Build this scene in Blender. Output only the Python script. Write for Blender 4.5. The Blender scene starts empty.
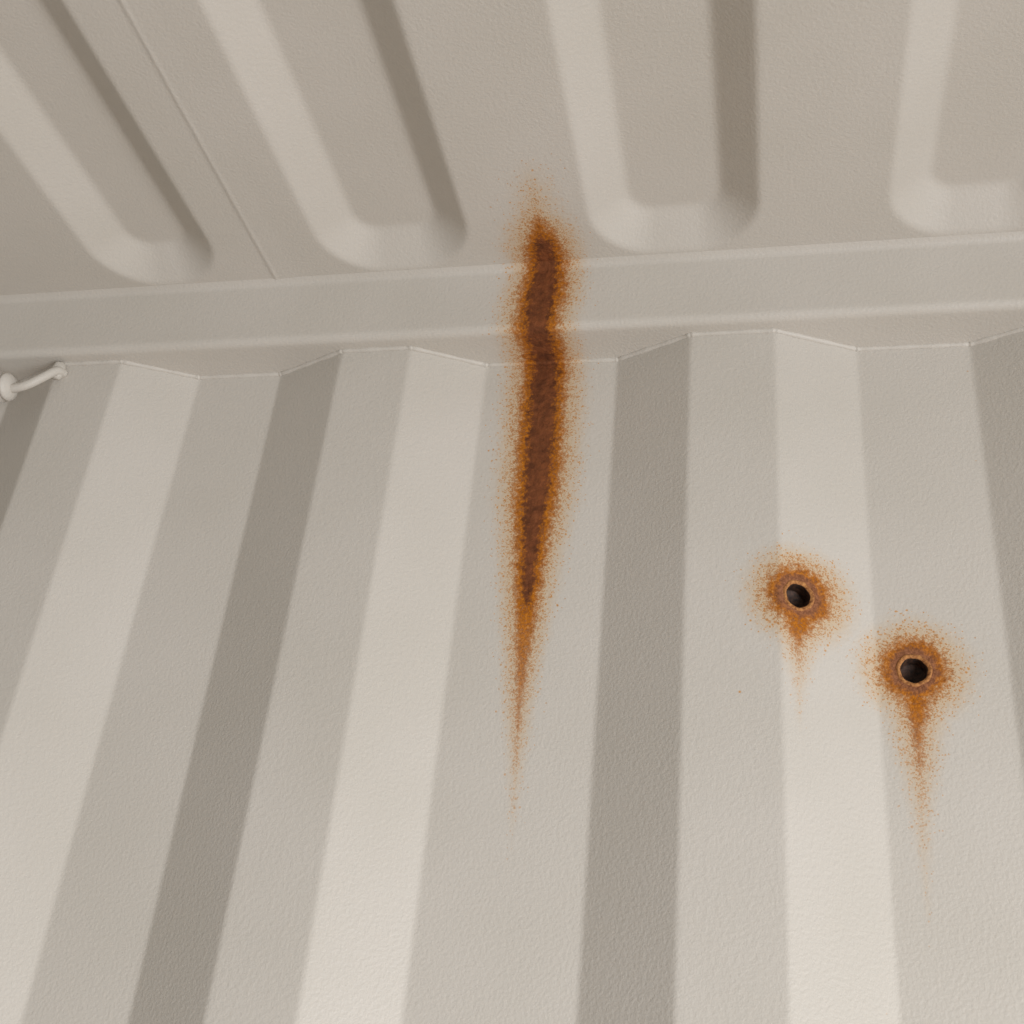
import bpy, bmesh, math
from mathutils import Vector, Matrix
import numpy as np

S = bpy.context.scene
try:
    S.view_settings.view_transform = 'Standard'
    S.view_settings.look = 'None'
except Exception: pass

CZ = 1.783            # eye height; ceiling at 2.39 m
ZU = CZ + .545        # underside of the top rail
ZC = CZ + .6073       # ceiling sheet
YR = .6757            # rail face
YN = .6916            # wall, ribs nearest the room
YF = .7186            # wall, ribs furthest
X0, X1 = -1.35, 1.25

def link(o):
    S.collection.objects.link(o); return o
def mesh_obj(name, verts, faces, mat, smooth=True, angle=None):
    me = bpy.data.meshes.new(name); me.from_pydata([tuple(v) for v in verts], [], faces); me.update()
    bm = bmesh.new(); bm.from_mesh(me); bmesh.ops.recalc_face_normals(bm, faces=bm.faces); bm.to_mesh(me); bm.free()
    me.materials.append(mat)
    for p in me.polygons: p.use_smooth = smooth
    if angle: me.set_sharp_from_angle(angle=math.radians(angle))
    return link(bpy.data.objects.new(name, me))

# ------------------------------------------------------------ materials
def lin(r, g, b):
    f = lambda c: (c/255/12.92) if c/255 <= .04045 else ((c/255+.055)/1.055)**2.4
    return (f(r), f(g), f(b), 1)

class NT:
    def __init__(s, mat): s.t = mat.node_tree; s.n = s.t.nodes; s.l = s.t.links
    def new(s, typ, **kw):
        n = s.n.new(typ)
        for k, v in kw.items(): setattr(n, k, v)
        return n
    def put(s, sock, v):
        if isinstance(v, (int, float, tuple, list)): sock.default_value = v
        else: s.l.new(v, sock)
    def m(s, op, a, b=0.0, c=None, clamp=False):
        n = s.new('ShaderNodeMath', operation=op, use_clamp=clamp)
        s.put(n.inputs[0], a); s.put(n.inputs[1], b)
        if c is not None: s.put(n.inputs[2], c)
        return n.outputs[0]
    def mr(s, v, a, b, c, d, smooth=False):
        n = s.new('ShaderNodeMapRange', interpolation_type='SMOOTHSTEP' if smooth else 'LINEAR')
        for i, x in enumerate((v, a, b, c, d)): s.put(n.inputs[i], x)
        return n.outputs[0]
    def mix(s, f, a, b, bt='MIX'):
        n = s.new('ShaderNodeMix', data_type='RGBA', blend_type=bt)
        s.put(n.inputs[0], f); s.put(n.inputs[6], a); s.put(n.inputs[7], b)
        return n.outputs[2]
    def noise(s, co, scale, detail=2, rough=.5):
        n = s.new('ShaderNodeTexNoise'); s.l.new(co, n.inputs['Vector'])
        n.inputs['Scale'].default_value = scale; n.inputs['Detail'].default_value = detail
        n.inputs['Roughness'].default_value = rough
        return n.outputs[0]
    def cells(s, co, scale):
        n = s.new('ShaderNodeTexVoronoi'); s.l.new(co, n.inputs['Vector']); n.inputs['Scale'].default_value = scale
        sp = s.new('ShaderNodeSeparateColor'); s.l.new(n.outputs['Color'], sp.inputs[0])
        return sp.outputs[0], n.outputs['Distance']
    def curve(s, v, pts, lo=-.03, hi=.03):
        """piecewise-linear curve through pts [(x,y)]"""
        a, b = pts[0][0], pts[-1][0]
        t = s.mr(v, a, b, 0., 1.)
        r = s.new('ShaderNodeValToRGB'); s.l.new(t, r.inputs[0])
        e = r.color_ramp.elements; r.color_ramp.interpolation = 'LINEAR'
        e[0].position = 0; e[1].position = 1
        for x, y in pts[1:-1]: e.new((x-a)/(b-a))
        order = sorted(range(len(e)), key=lambda i: e[i].position)
        for i, (x, y) in zip(order, pts):
            g = (y-lo)/(hi-lo); e[i].color = (g, g, g, 1)
        return s.mr(r.outputs[0], 0., 1., lo, hi)

H1 = (.0205, CZ+.3305); H2 = (.0912, CZ+.2883)

def painted_steel(name, rust=True):
    mat = bpy.data.materials.new(name); mat.use_nodes = True
    T = NT(mat); bsdf = T.n['Principled BSDF']
    tc = T.new('ShaderNodeTexCoord'); co = tc.outputs['Object']
    sp = T.new('ShaderNodeSeparateXYZ'); T.l.new(co, sp.inputs[0]); X, Y, Z = sp.outputs
    mid = T.noise(co, 9, 2)
    col = T.mix(T.mr(mid, .3, .7, 0., 1.), lin(201, 195, 185), lin(206, 200, 191))
    # fine orange-peel of thick container paint
    h = T.noise(co, 420, 1.6, .6)
    bump = T.new('ShaderNodeBump'); bump.inputs['Strength'].default_value = .36
    bump.inputs['Distance'].default_value = .0010
    T.l.new(h, bump.inputs['Height'])
    rough = .5; nrm = bump.outputs[0]
    if rust:
        w1 = T.noise(co, 50, 2, .6); w2 = T.noise(co, 260, 3, .7)
        wob = T.m('ADD', T.m('MULTIPLY', T.m('SUBTRACT', w1, .5), .007), T.m('MULTIPLY', T.m('SUBTRACT', w2, .5), .019))
        # --- long leak streak; s = distance travelled down ceiling > rail > wall
        s_ = T.m('SUBTRACT', Y, T.m('SUBTRACT', Z, CZ))
        cx = T.curve(s_, [(-.06, .008), (-.02, .006), (.03, .003), (.08, .001), (.13, -.002), (.174, -.002), (.25, 0), (.33, .001), (.39, .0015), (.46, .003), (.60, .009)])
        hw = T.curve(s_, [(-.06, -.028), (-.035, -.0150), (-.015, -.0085), (.008, -.003), (.022, .005), (.045, .0150), (.10, .0195), (.13, .0175), (.16, .0180), (.20, .0195), (.255, .0190), (.32, .0165), (.365, .0140), (.395, .0110), (.43, .0070), (.47, .0020), (.51, -.006), (.57, -.022), (.60, -.03)])
        kk = T.m('MULTIPLY', T.mr(s_, .30, .50, 1., 1.8), T.mr(s_, -.04, .06, .38, 1.))
        dist = T.m('ABSOLUTE', T.m('SUBTRACT', T.m('ADD', X, .167), cx))
        e1 = T.m('SUBTRACT', T.m('MULTIPLY', dist, kk), hw)
        # --- bolt holes with drips
        def hole(c, rad, L, lean, w0):
            dx = T.m('SUBTRACT', X, c[0]); dz = T.m('SUBTRACT', Z, c[1])
            r = T.m('SQRT', T.m('ADD', T.m('MULTIPLY', dx, dx), T.m('MULTIPLY', dz, dz)))
            er = T.m('SUBTRACT', r, rad)
            cxx = T.m('MULTIPLY', dz, lean)
            hwd = T.curve(dz, [(-L*1.3, -.028), (-L, -.014), (-L*.65, -.004), (-L*.4, w0*.3), (-.026, w0*.8), (-.014, w0), (0, w0), (.006, -.03)])
            kd = T.mr(dz, -L, -.02, 2.2, 1.0)
            ed = T.m('SUBTRACT', T.m('MULTIPLY', T.m('ABSOLUTE', T.m('SUBTRACT', dx, cxx)), kd), hwd)
            fd = T.mr(dz, -L*.75, -.022, .2, 1.)
            near = T.m('LESS_THAN', T.m('ABSOLUTE', dx), .035)
            fade = T.m('ADD', T.m('MULTIPLY', fd, near), T.m('SUBTRACT', 1., near))
            return er, ed, fade
        a1, b1, f1 = hole(H1, .0218, .085, .02, .0110)
        a2, b2, f2 = hole(H2, .0218, .145, .022, .0095)
        eh = T.m('MINIMUM', a1, a2)
        e = T.m('MINIMUM', e1, T.m('MINIMUM', eh, T.m('MINIMUM', b1, b2)))
        fade = T.m('MULTIPLY', T.m('MULTIPLY', f1, f2), T.mr(T.m('SUBTRACT', s_, T.m('MULTIPLY', T.m('GREATER_THAN', X, -.08), 1.)), .39, .53, 1., .2))
        en = T.m('ADD', e, wob)
        halo = T.m('MULTIPLY', T.mr(T.m('ADD', e, T.m('MULTIPLY', wob, .6)), -.003, .022, 1., 0., True), .56)
        halo = T.m('MULTIPLY', halo, T.mr(fade, 0., 1., .45, 1.))
        solid = T.m('MULTIPLY', T.mr(en, -.0055, .0018, 1., 0., True), fade)
        P = T.m('POWER', 2.718, T.m('MULTIPLY', T.m('MAXIMUM', T.m('ADD', en, .001), 0.), -165.))
        P = T.m('MULTIPLY', P, T.mr(e, .014, .030, 1., 0.))
        c1, d1 = T.cells(co, 1100); c2, d2 = T.cells(co, 580)
        sp1 = T.m('MULTIPLY', T.m('LESS_THAN', c1, T.m('MULTIPLY', P, .85)), T.mr(d1, .3, .7, 1., .3))
        sp2 = T.m('MULTIPLY', T.m('LESS_THAN', c2, T.m('ADD', T.m('MULTIPLY', P, .26), .00015)), T.mr(d2, .3, .65, 1., 0.))
        spk = T.m('MULTIPLY', T.m('MAXIMUM', sp1, sp2), T.mr(fade, 0., 1., .5, 1.))
        fine = T.noise(co, 520, 2, .7)
        orange = T.mix(T.mr(fine, .35, .65, 0., 1.), lin(142, 76, 6), lin(192, 116, 20))
        blot = T.noise(co, 130, 4, .7)
        dark = T.mix(T.mr(blot, .35, .65, 0., 1.), lin(86, 46, 24), lin(130, 74, 40))
        plate = T.mix(T.mr(fine, .35, .65, 0., 1.), lin(120, 74, 46), lin(158, 106, 76))
        col = T.mix(halo, col, lin(204, 162, 94))
        col = T.mix(T.m('MULTIPLY', spk, .80), col, T.mix(T.mr(en, 0., .012, 0., 1.), lin(172, 100, 10), lin(198, 134, 42)))
        col = T.mix(T.m('MULTIPLY', solid, T.mr(fine, .38, .5, .8, 1.)), col, orange)
        e1n = T.m('ADD', T.m('ADD', e1, T.m('MULTIPLY', wob, .85)), T.m('MULTIPLY', T.mr(s_, .38, .425, 0., 1.), .022))
        core = T.mr(e1n, -.0118, -.0052, 1., 0., True)
        col = T.mix(T.m('MULTIPLY', core, T.mr(fine, .35, .5, .85, 1.)), col, dark)
        ehn = T.m('ADD', eh, T.m('MULTIPLY', wob, .6))
        core2 = T.mr(ehn, -.0092, -.0040, .95, 0., True)
        col = T.mix(core2, col, plate)
        allr = T.m('MAXIMUM', solid, T.m('MULTIPLY', spk, .6))
        rough = T.mr(allr, 0., 1., .5, .85)
        b2_ = T.new('ShaderNodeBump'); b2_.inputs['Distance'].default_value = .0022
        T.l.new(T.m('MULTIPLY', allr, .75), b2_.inputs['Strength'])
        T.l.new(T.noise(co, 240, 3, .6), b2_.inputs['Height'])
        T.l.new(nrm, b2_.inputs['Normal']); nrm = b2_.outputs[0]
    T.l.new(nrm, bsdf.inputs['Normal'])
    T.put(bsdf.inputs['Base Color'], col); T.put(bsdf.inputs['Roughness'], rough)
    bsdf.inputs['Specular IOR Level'].default_value = .3
    return mat

def simple(name, c1, c2, scale, rough=.8, bump=.3, metal=0):
    mat = bpy.data.materials.new(name); mat.use_nodes = True
    T = NT(mat); b = T.n['Principled BSDF']; co = T.new('ShaderNodeTexCoord').outputs['Object']
    n = T.noise(co, scale, 3, .65)
    T.put(b.inputs['Base Color'], T.mix(T.mr(n, .35, .65, 0., 1.), c1, c2))
    b.inputs['Roughness'].default_value = rough; b.inputs['Metallic'].default_value = metal
    bp = T.new('ShaderNodeBump'); bp.inputs['Strength'].default_value = bump; bp.inputs['Distance'].default_value = .001
    T.l.new(n, bp.inputs['Height']); T.l.new(bp.outputs[0], b.inputs['Normal'])
    return mat

RUST = painted_steel('rust_stained_container_paint')
CLEAN = painted_steel('container_paint', rust=False)
RIM = simple('rusty_rim', lin(124, 72, 34), lin(204, 144, 84), 400, .85, .8)
BORE = simple('dark_bore', lin(30, 19, 14), lin(84, 54, 36), 300, .7, .6)
PLY = simple('plywood_floor', lin(148, 112, 72), lin(174, 136, 92), 6, .7, .2)

def assign_rust(o, test):
    me = o.data
    while len(me.materials) < 2: me.materials.append(None)
    me.materials[0] = CLEAN; me.materials[1] = RUST
    for p in me.polygons: p.material_index = 1 if test(p.center) else 0

# ------------------------------------------------------------ wall
left = [(-1.35, YN), (-1.32, YN), (-1.262, YF), (-1.185, YF), (-1.125, YN), (-1.060, YN), (-1.0, YF), (-.922, YF), (-.862, YN), (-.790, YN), (-.730, YF)]
meas = [(-.648, YF), (-.588, YN), (-.528, YN), (-.4685, YF), (-.3945, YF), (-.331, YN), (-.273, YN), (-.217, YF), (-.1115, YF), (-.053, YN),
        (.009, YN), (.0685, YF), (.1485, YF), (.207, YN), (.275, YN), (.335, YF), (.420, YF), (.480, YN), (.548, YN), (.608, YF), (.693, YF),
        (.753, YN), (.821, YN), (.881, YF), (.966, YF), (1.026, YN), (1.094, YN), (1.154, YF), (1.25, YF)]
prof = left + meas
def fillet(pts, r=.006, seg=5):
    out = [Vector(pts[0])]
    for i in range(1, len(pts)-1):
        a, b, c = Vector(pts[i-1]), Vector(pts[i]), Vector(pts[i+1])
        u = (a-b).normalized(); v = (c-b).normalized()
        ang = u.angle(v)
        if abs(ang-math.pi) < 1e-3: out.append(b); continue
        t = r/math.tan(ang/2)
        cen = b + (u+v).normalized()*(r/math.sin(ang/2))
        p0, p1 = b+u*t, b+v*t
        out.append(p0+u*.003)
        a0 = math.atan2(*(p0-cen).yx); a1 = math.atan2(*(p1-cen).yx)
        d = (a1-a0+math.pi) % (2*math.pi)-math.pi
        for k in range(seg+1):
            q = a0+d*k/seg; out.append(cen+Vector((math.cos(q), math.sin(q)))*r)
        out.append(p1+v*.003)
    out.append(Vector(pts[-1])); return out
P = fillet(prof, .010)
def extrude_profile(pts, z0, z1, thick):
    n = len(pts); v = []
    for z in (z0, z1):
        for p in pts: v.append((p.x, p.y, z))
        for p in pts: v.append((p.x, p.y+thick, z))
    f = []
    for i in range(n-1):
        f.append((i, i+1, 2*n+i+1, 2*n+i)); f.append((n+i, 3*n+i, 3*n+i+1, n+i+1))
        f.append((i, n+i, n+i+1, i+1)); f.append((2*n+i, 2*n+i+1, 3*n+i+1, 3*n+i))
    f.append((0, 2*n, 3*n, n)); f.append((n-1, 2*n-1, 4*n-1, 3*n-1))
    return v, f
v, f = extrude_profile(P, 0.0, ZU, .002)
wall = mesh_obj('wall_back', v, f, CLEAN)
slope_n = Vector((YF-YN, -(.0685-.009), 0)).normalized()      # normal of the sloping web, into the room
def yslope(x): return YN + (x-.009)*(YF-YN)/(.0685-.009)
holes = [(Vector((H1[0], yslope(H1[0]), H1[1])), slope_n), (Vector((H2[0], YF, H2[1])), Vector((0, -1, 0)))]
for c, n in holes:
    bm = bmesh.new(); bmesh.ops.create_cone(bm, cap_ends=True, segments=40, radius1=.0094, radius2=.0094, depth=.03)
    me = bpy.data.meshes.new('cut'); bm.to_mesh(me); bm.free()
    cut = link(bpy.data.objects.new('cut', me))
    cut.matrix_world = Matrix.Translation(c) @ n.to_track_quat('Z', 'Y').to_matrix().to_4x4()
    md = wall.modifiers.new('b', 'BOOLEAN'); md.operation = 'DIFFERENCE'; md.solver = 'EXACT'; md.object = cut
    bpy.context.view_layer.update()
    dg = bpy.context.evaluated_depsgraph_get()
    new = bpy.data.meshes.new_from_object(wall.evaluated_get(dg))
    wall.modifiers.clear(); wall.data = new
    bpy.data.objects.remove(cut)
for p in wall.data.polygons: p.use_smooth = True
wall.data.set_sharp_from_angle(angle=math.radians(30))
assign_rust(wall, lambda c: -.235 < c.x < -.09 or -.06 < c.x < .17)

# ------------------------------------------------------------ threaded bolt holes (lathe)
def lathe(name, prof, seg, mats, matidx, c, n):
    vs, fs = [], []
    k = len(prof)
    for i in range(seg):
        a = 2*math.pi*i/seg
        for j, (r, h) in enumerate(prof):
            rr = r*(1+.035*math.sin(3*a+1.3)*(.5 if j < 6 else .1)+.02*math.sin(7*a))
            vs.append((rr*math.cos(a), rr*math.sin(a), h))
    for i in range(seg):
        i2 = (i+1) % seg
        for j in range(k-1): fs.append((i*k+j, i2*k+j, i2*k+j+1, i*k+j+1))
    fs.append(tuple(i*k+k-1 for i in range(seg)))
    me = bpy.data.meshes.new(name); me.from_pydata(vs, [], fs)
    for m in mats: me.materials.append(m)
    for idx, p in enumerate(me.polygons):
        p.use_smooth = True
        j = idx % (k-1) if idx < seg*(k-1) else k-1
        p.material_index = 0 if j < matidx else 1
    bm = bmesh.new(); bm.from_mesh(me); bmesh.ops.recalc_face_normals(bm, faces=bm.faces); bm.to_mesh(me); bm.free()
    o = link(bpy.data.objects.new(name, me))
    o.matrix_world = Matrix.Translation(c) @ n.to_track_quat('Z', 'Y').to_matrix().to_4x4()
    return o
pr = [(.0112, -.0002), (.0107, .0005), (.0101, .0008), (.0095, .0006), (.0089, .0002), (.0084, -.0006)]
z = -.0012
for k in range(5):
    pr += [(.0079, z), (.0086, z-.001)]; z -= .002
pr += [(.0078, z), (.004, z-.001)]
for c, n in holes: lathe('threaded_bolt_hole', pr, 48, [RIM, BORE], 5, c, n)

# ------------------------------------------------------------ ceiling sheet with pressed ribs
ribs = [(-1.160, -1.045), (-.960, -.850), (-.757, -.647), (-.541, -.431), (-.343, -.218), (-.126, .000), (.088, .215), (.300, .425), (.512, .637), (.724, .849), (.936, 1.061)]
YE, RAD, BW, DEP = .669, .048, .030, .021
xs = set(np.round(np.arange(X0, X1+.001, .0024), 5)); xs |= set(np.round(np.arange(-.403, -.380, .0008), 5))
xs = np.array(sorted(xs))
ys = np.concatenate([np.arange(-1.62, .30, .06), np.arange(.30, .684, .0024)])
XX, YY = np.meshgrid(xs, ys, indexing='ij')
Hh = np.zeros_like(XX)
for a, b in ribs:
    cx, hx = (a+b)/2, (b-a)/2
    y0 = -1.56; cy, hy = (YE+y0)/2, (YE-y0)/2
    qx = np.abs(XX-cx)-(hx-RAD); qy = np.abs(YY-cy)-(hy-RAD)
    sd = np.hypot(np.maximum(qx, 0), np.maximum(qy, 0))+np.minimum(np.maximum(qx, qy), 0)-RAD
    # straight pressed flank with rounded top and bottom bends
    t = -sd/BW
    def soft(u, g):            # smooth max(u,0)
        return np.where(u < -g, 0, np.where(u > g, u, (u+g)**2/(4*g)))
    Hh += DEP*(soft(t-.04, .06)-soft(t-.96, .10))
dx = XX+.393
Hh -= .0005*np.exp(-(dx/.0020)**2) + .0005*(1/(1+np.exp(-dx/.0012)))*(dx < .02)*np.clip((.02-dx)/.02, 0, 1)
nx, ny = XX.shape
vv = np.stack([XX.ravel(), YY.ravel(), (ZC+Hh).ravel()], 1)
fs = [(i*ny+j, i*ny+j+1, (i+1)*ny+j+1, (i+1)*ny+j) for i in range(nx-1) for j in range(ny-1)]
me = bpy.data.meshes.new('ceiling'); me.from_pydata(vv.tolist(), [], fs)
for p in me.polygons: p.use_smooth = True
ceiling = link(bpy.data.objects.new('ceiling', me))
assign_rust(ceiling, lambda c: -.25 < c.x < -.08 and c.y > .5)

# ------------------------------------------------------------ top side rail
def arc(cy, cz, r, a0, a1, n=8):
    return [(cy+r*math.cos(math.radians(a0+(a1-a0)*k/n)), cz+r*math.sin(math.radians(a0+(a1-a0)*k/n))) for k in range(n+1)]
R = .0065
pp = [(.735, ZU), (YF+.004, ZU), (YR+R+.003, ZU)] + arc(YR+R, ZU+R, R, 270, 180) + [(YR, ZU+R+.003), (YR, ZC-.006)]
pp += [(YR-.0004, ZC-.004), (YR-.002, ZC-.0018), (YR-.0045, ZC-.0006), (YR-.006, ZC+.0004), (.735, ZC+.0004)]
xsr = np.arange(X0, X1+.01, .02); n = len(pp)
vs = [(x, y, z) for x in xsr for (y, z) in pp]
fs = [(i*n+j, i*n+(j+1) % n, (i+1)*n+(j+1) % n, (i+1)*n+j) for i in range(len(xsr)-1) for j in range(n)]
fs += [tuple(range(n)), tuple((len(xsr)-1)*n+j for j in range(n))]
rail = mesh_obj('trim_1', vs, fs, CLEAN, angle=50)
assign_rust(rail, lambda c: -.25 < c.x < -.08)

# weld bead where corrugated sheet meets the rail underside
def tube(path, r, seg=8, wob=0, closed=True):
    vs, fs = [], []
    for i, p in enumerate(path):
        a = path[max(i-1, 0)]; b = path[min(i+1, len(path)-1)]
        q = (b-a).normalized().to_track_quat('Z', 'Y')
        rr = r[i] if isinstance(r, (list, tuple)) else r*(1+wob*math.sin(i*1.7)+wob*.6*math.sin(i*.61))
        for k in range(seg):
            an = 2*math.pi*k/seg
            vs.append(p+q @ Vector((rr*math.cos(an), rr*math.sin(an), 0)))
    for i in range(len(path)-1):
        for k in range(seg):
            k2 = (k+1) % seg; fs.append((i*seg+k, i*seg+k2, (i+1)*seg+k2, (i+1)*seg+k))
    fs += [tuple(range(seg)), tuple((len(path)-1)*seg+k for k in range(seg))]
    return vs, fs
pl = []
for i in range(len(P)-1):
    a, b = P[i], P[i+1]; L = (b-a).length; m = max(1, int(L/.006))
    for k in range(m):
        q = a.lerp(b, k/m); pl.append(Vector((q.x, q.y-.0002, ZU-.0002)))
v, f = tube(pl, .0022, 8, .14)
bead = mesh_obj('weld_bead', v, f, CLEAN); bead.parent = wall
assign_rust(bead, lambda c: -.235 < c.x < -.09)

# ------------------------------------------------------------ lashing bar at the left
emp = bpy.data.objects.new('lashing_bar', None); link(emp); emp.location = (-.620, .674, CZ+.51)
def add_child(name, v, f):
    o = mesh_obj(name, [Vector(p)-Vector(emp.location) for p in v], f, CLEAN); o.parent = emp; return o
ctrl = [Vector(p) for p in [(-.579, .691, CZ+.5345), (-.580, .683, CZ+.5315), (-.5855, .678, CZ+.5225), (-.594, .675, CZ+.5135), (-.604, .674, CZ+.509), (-.625, .674, CZ+.508), (-.68, .674, CZ+.512), (-.74, .676, CZ+.522), (-.782, .680, CZ+.529), (-.79, .690, CZ+.531)]]
path = []
for i in range(len(ctrl)-1):
    p0, p1, p2, p3 = ctrl[max(i-1, 0)], ctrl[i], ctrl[i+1], ctrl[min(i+2, len(ctrl)-1)]
    for k in range(6):
        t = k/6
        path.append(.5*((2*p1)+(p2-p0)*t+(2*p0-5*p1+4*p2-p3)*t*t+(3*p1-p0-3*p2+p3)*t**3))
path.append(ctrl[-1])
v, f = tube(path, .0038, 12); add_child('rod', v, f)
def blob(name, c, rx, ry, rz):
    bm = bmesh.new(); bmesh.ops.create_icosphere(bm, subdivisions=3, radius=1)
    for q in bm.verts:
        d = 1+.10*math.sin(5*q.co.x+2)*math.cos(4*q.co.z+q.co.y*3)
        q.co = Vector((q.co.x*rx*d, q.co.y*ry*d, q.co.z*rz*d))+Vector(c)
    v = [q.co.copy() for q in bm.verts]; f = [tuple(w.index for w in p.verts) for p in bm.faces]; bm.free()
    add_child(name, v, f)
blob('end_weld', (-.5820, .687, CZ+.5345), .0056, .006, .0088)
blob('end_weld_2', (-.79, .688, CZ+.531), .008, .006, .008)
# ribbed clamp collar round the rod
cp = [Vector((-.6085-.0018*k, .674, CZ+.5100)) for k in range(12)]
rr = [.0055, .0095, .0118, .0118, .0098, .0100, .0130, .0130, .0105, .0110, .0105, .005]
v, f = tube(cp, rr, 24); add_child('collar', v, f)

# ------------------------------------------------------------ floor
fv = [(X0, -1.62, 0), (X1, -1.62, 0), (X1, YF+.01, 0), (X0, YF+.01, 0)]
fv += [(x, y, -.03) for x, y, z in fv]
mesh_obj('floor', fv, [(0, 1, 2, 3), (4, 5, 6, 7), (0, 1, 5, 4), (1, 2, 6, 5), (2, 3, 7, 6), (3, 0, 4, 7)], PLY, smooth=False)

# ------------------------------------------------------------ light
w = bpy.data.worlds.new('world'); S.world = w; w.use_nodes = True
bg = w.node_tree.nodes['Background']; bg.inputs[0].default_value = (1, .955, .88, 1); bg.inputs[1].default_value = .285
def area(name, loc, tgt, sx, sy, power, col):
    l = bpy.data.lights.new(name, 'AREA'); l.shape = 'RECTANGLE'; l.size = sx; l.size_y = sy; l.energy = power; l.color = col
    o = link(bpy.data.objects.new(name, l)); o.location = loc
    o.rotation_euler = (Vector(tgt)-Vector(loc)).to_track_quat('-Z', 'Y').to_euler(); return o
key = area('doorway_light', (1.35, -.74, 1.04), (-.50, .7, 1.05), 1.0, .9, 30, (.955, .97, 1))
key.data.spread = math.radians(125)

# ------------------------------------------------------------ camera
cam = bpy.data.cameras.new('camera'); co = link(bpy.data.objects.new('camera', cam))
cam.sensor_width = 36; cam.lens = 1143/1024*36; cam.clip_start = .01
r3 = Matrix(((.97622, .01434, .21632), (.19528, -.49154, -.84868), (.09416, .87074, -.48265)))
co.matrix_world = Matrix.Translation((0, 0, CZ)) @ r3.to_quaternion().to_matrix().to_4x4()
S.camera = co
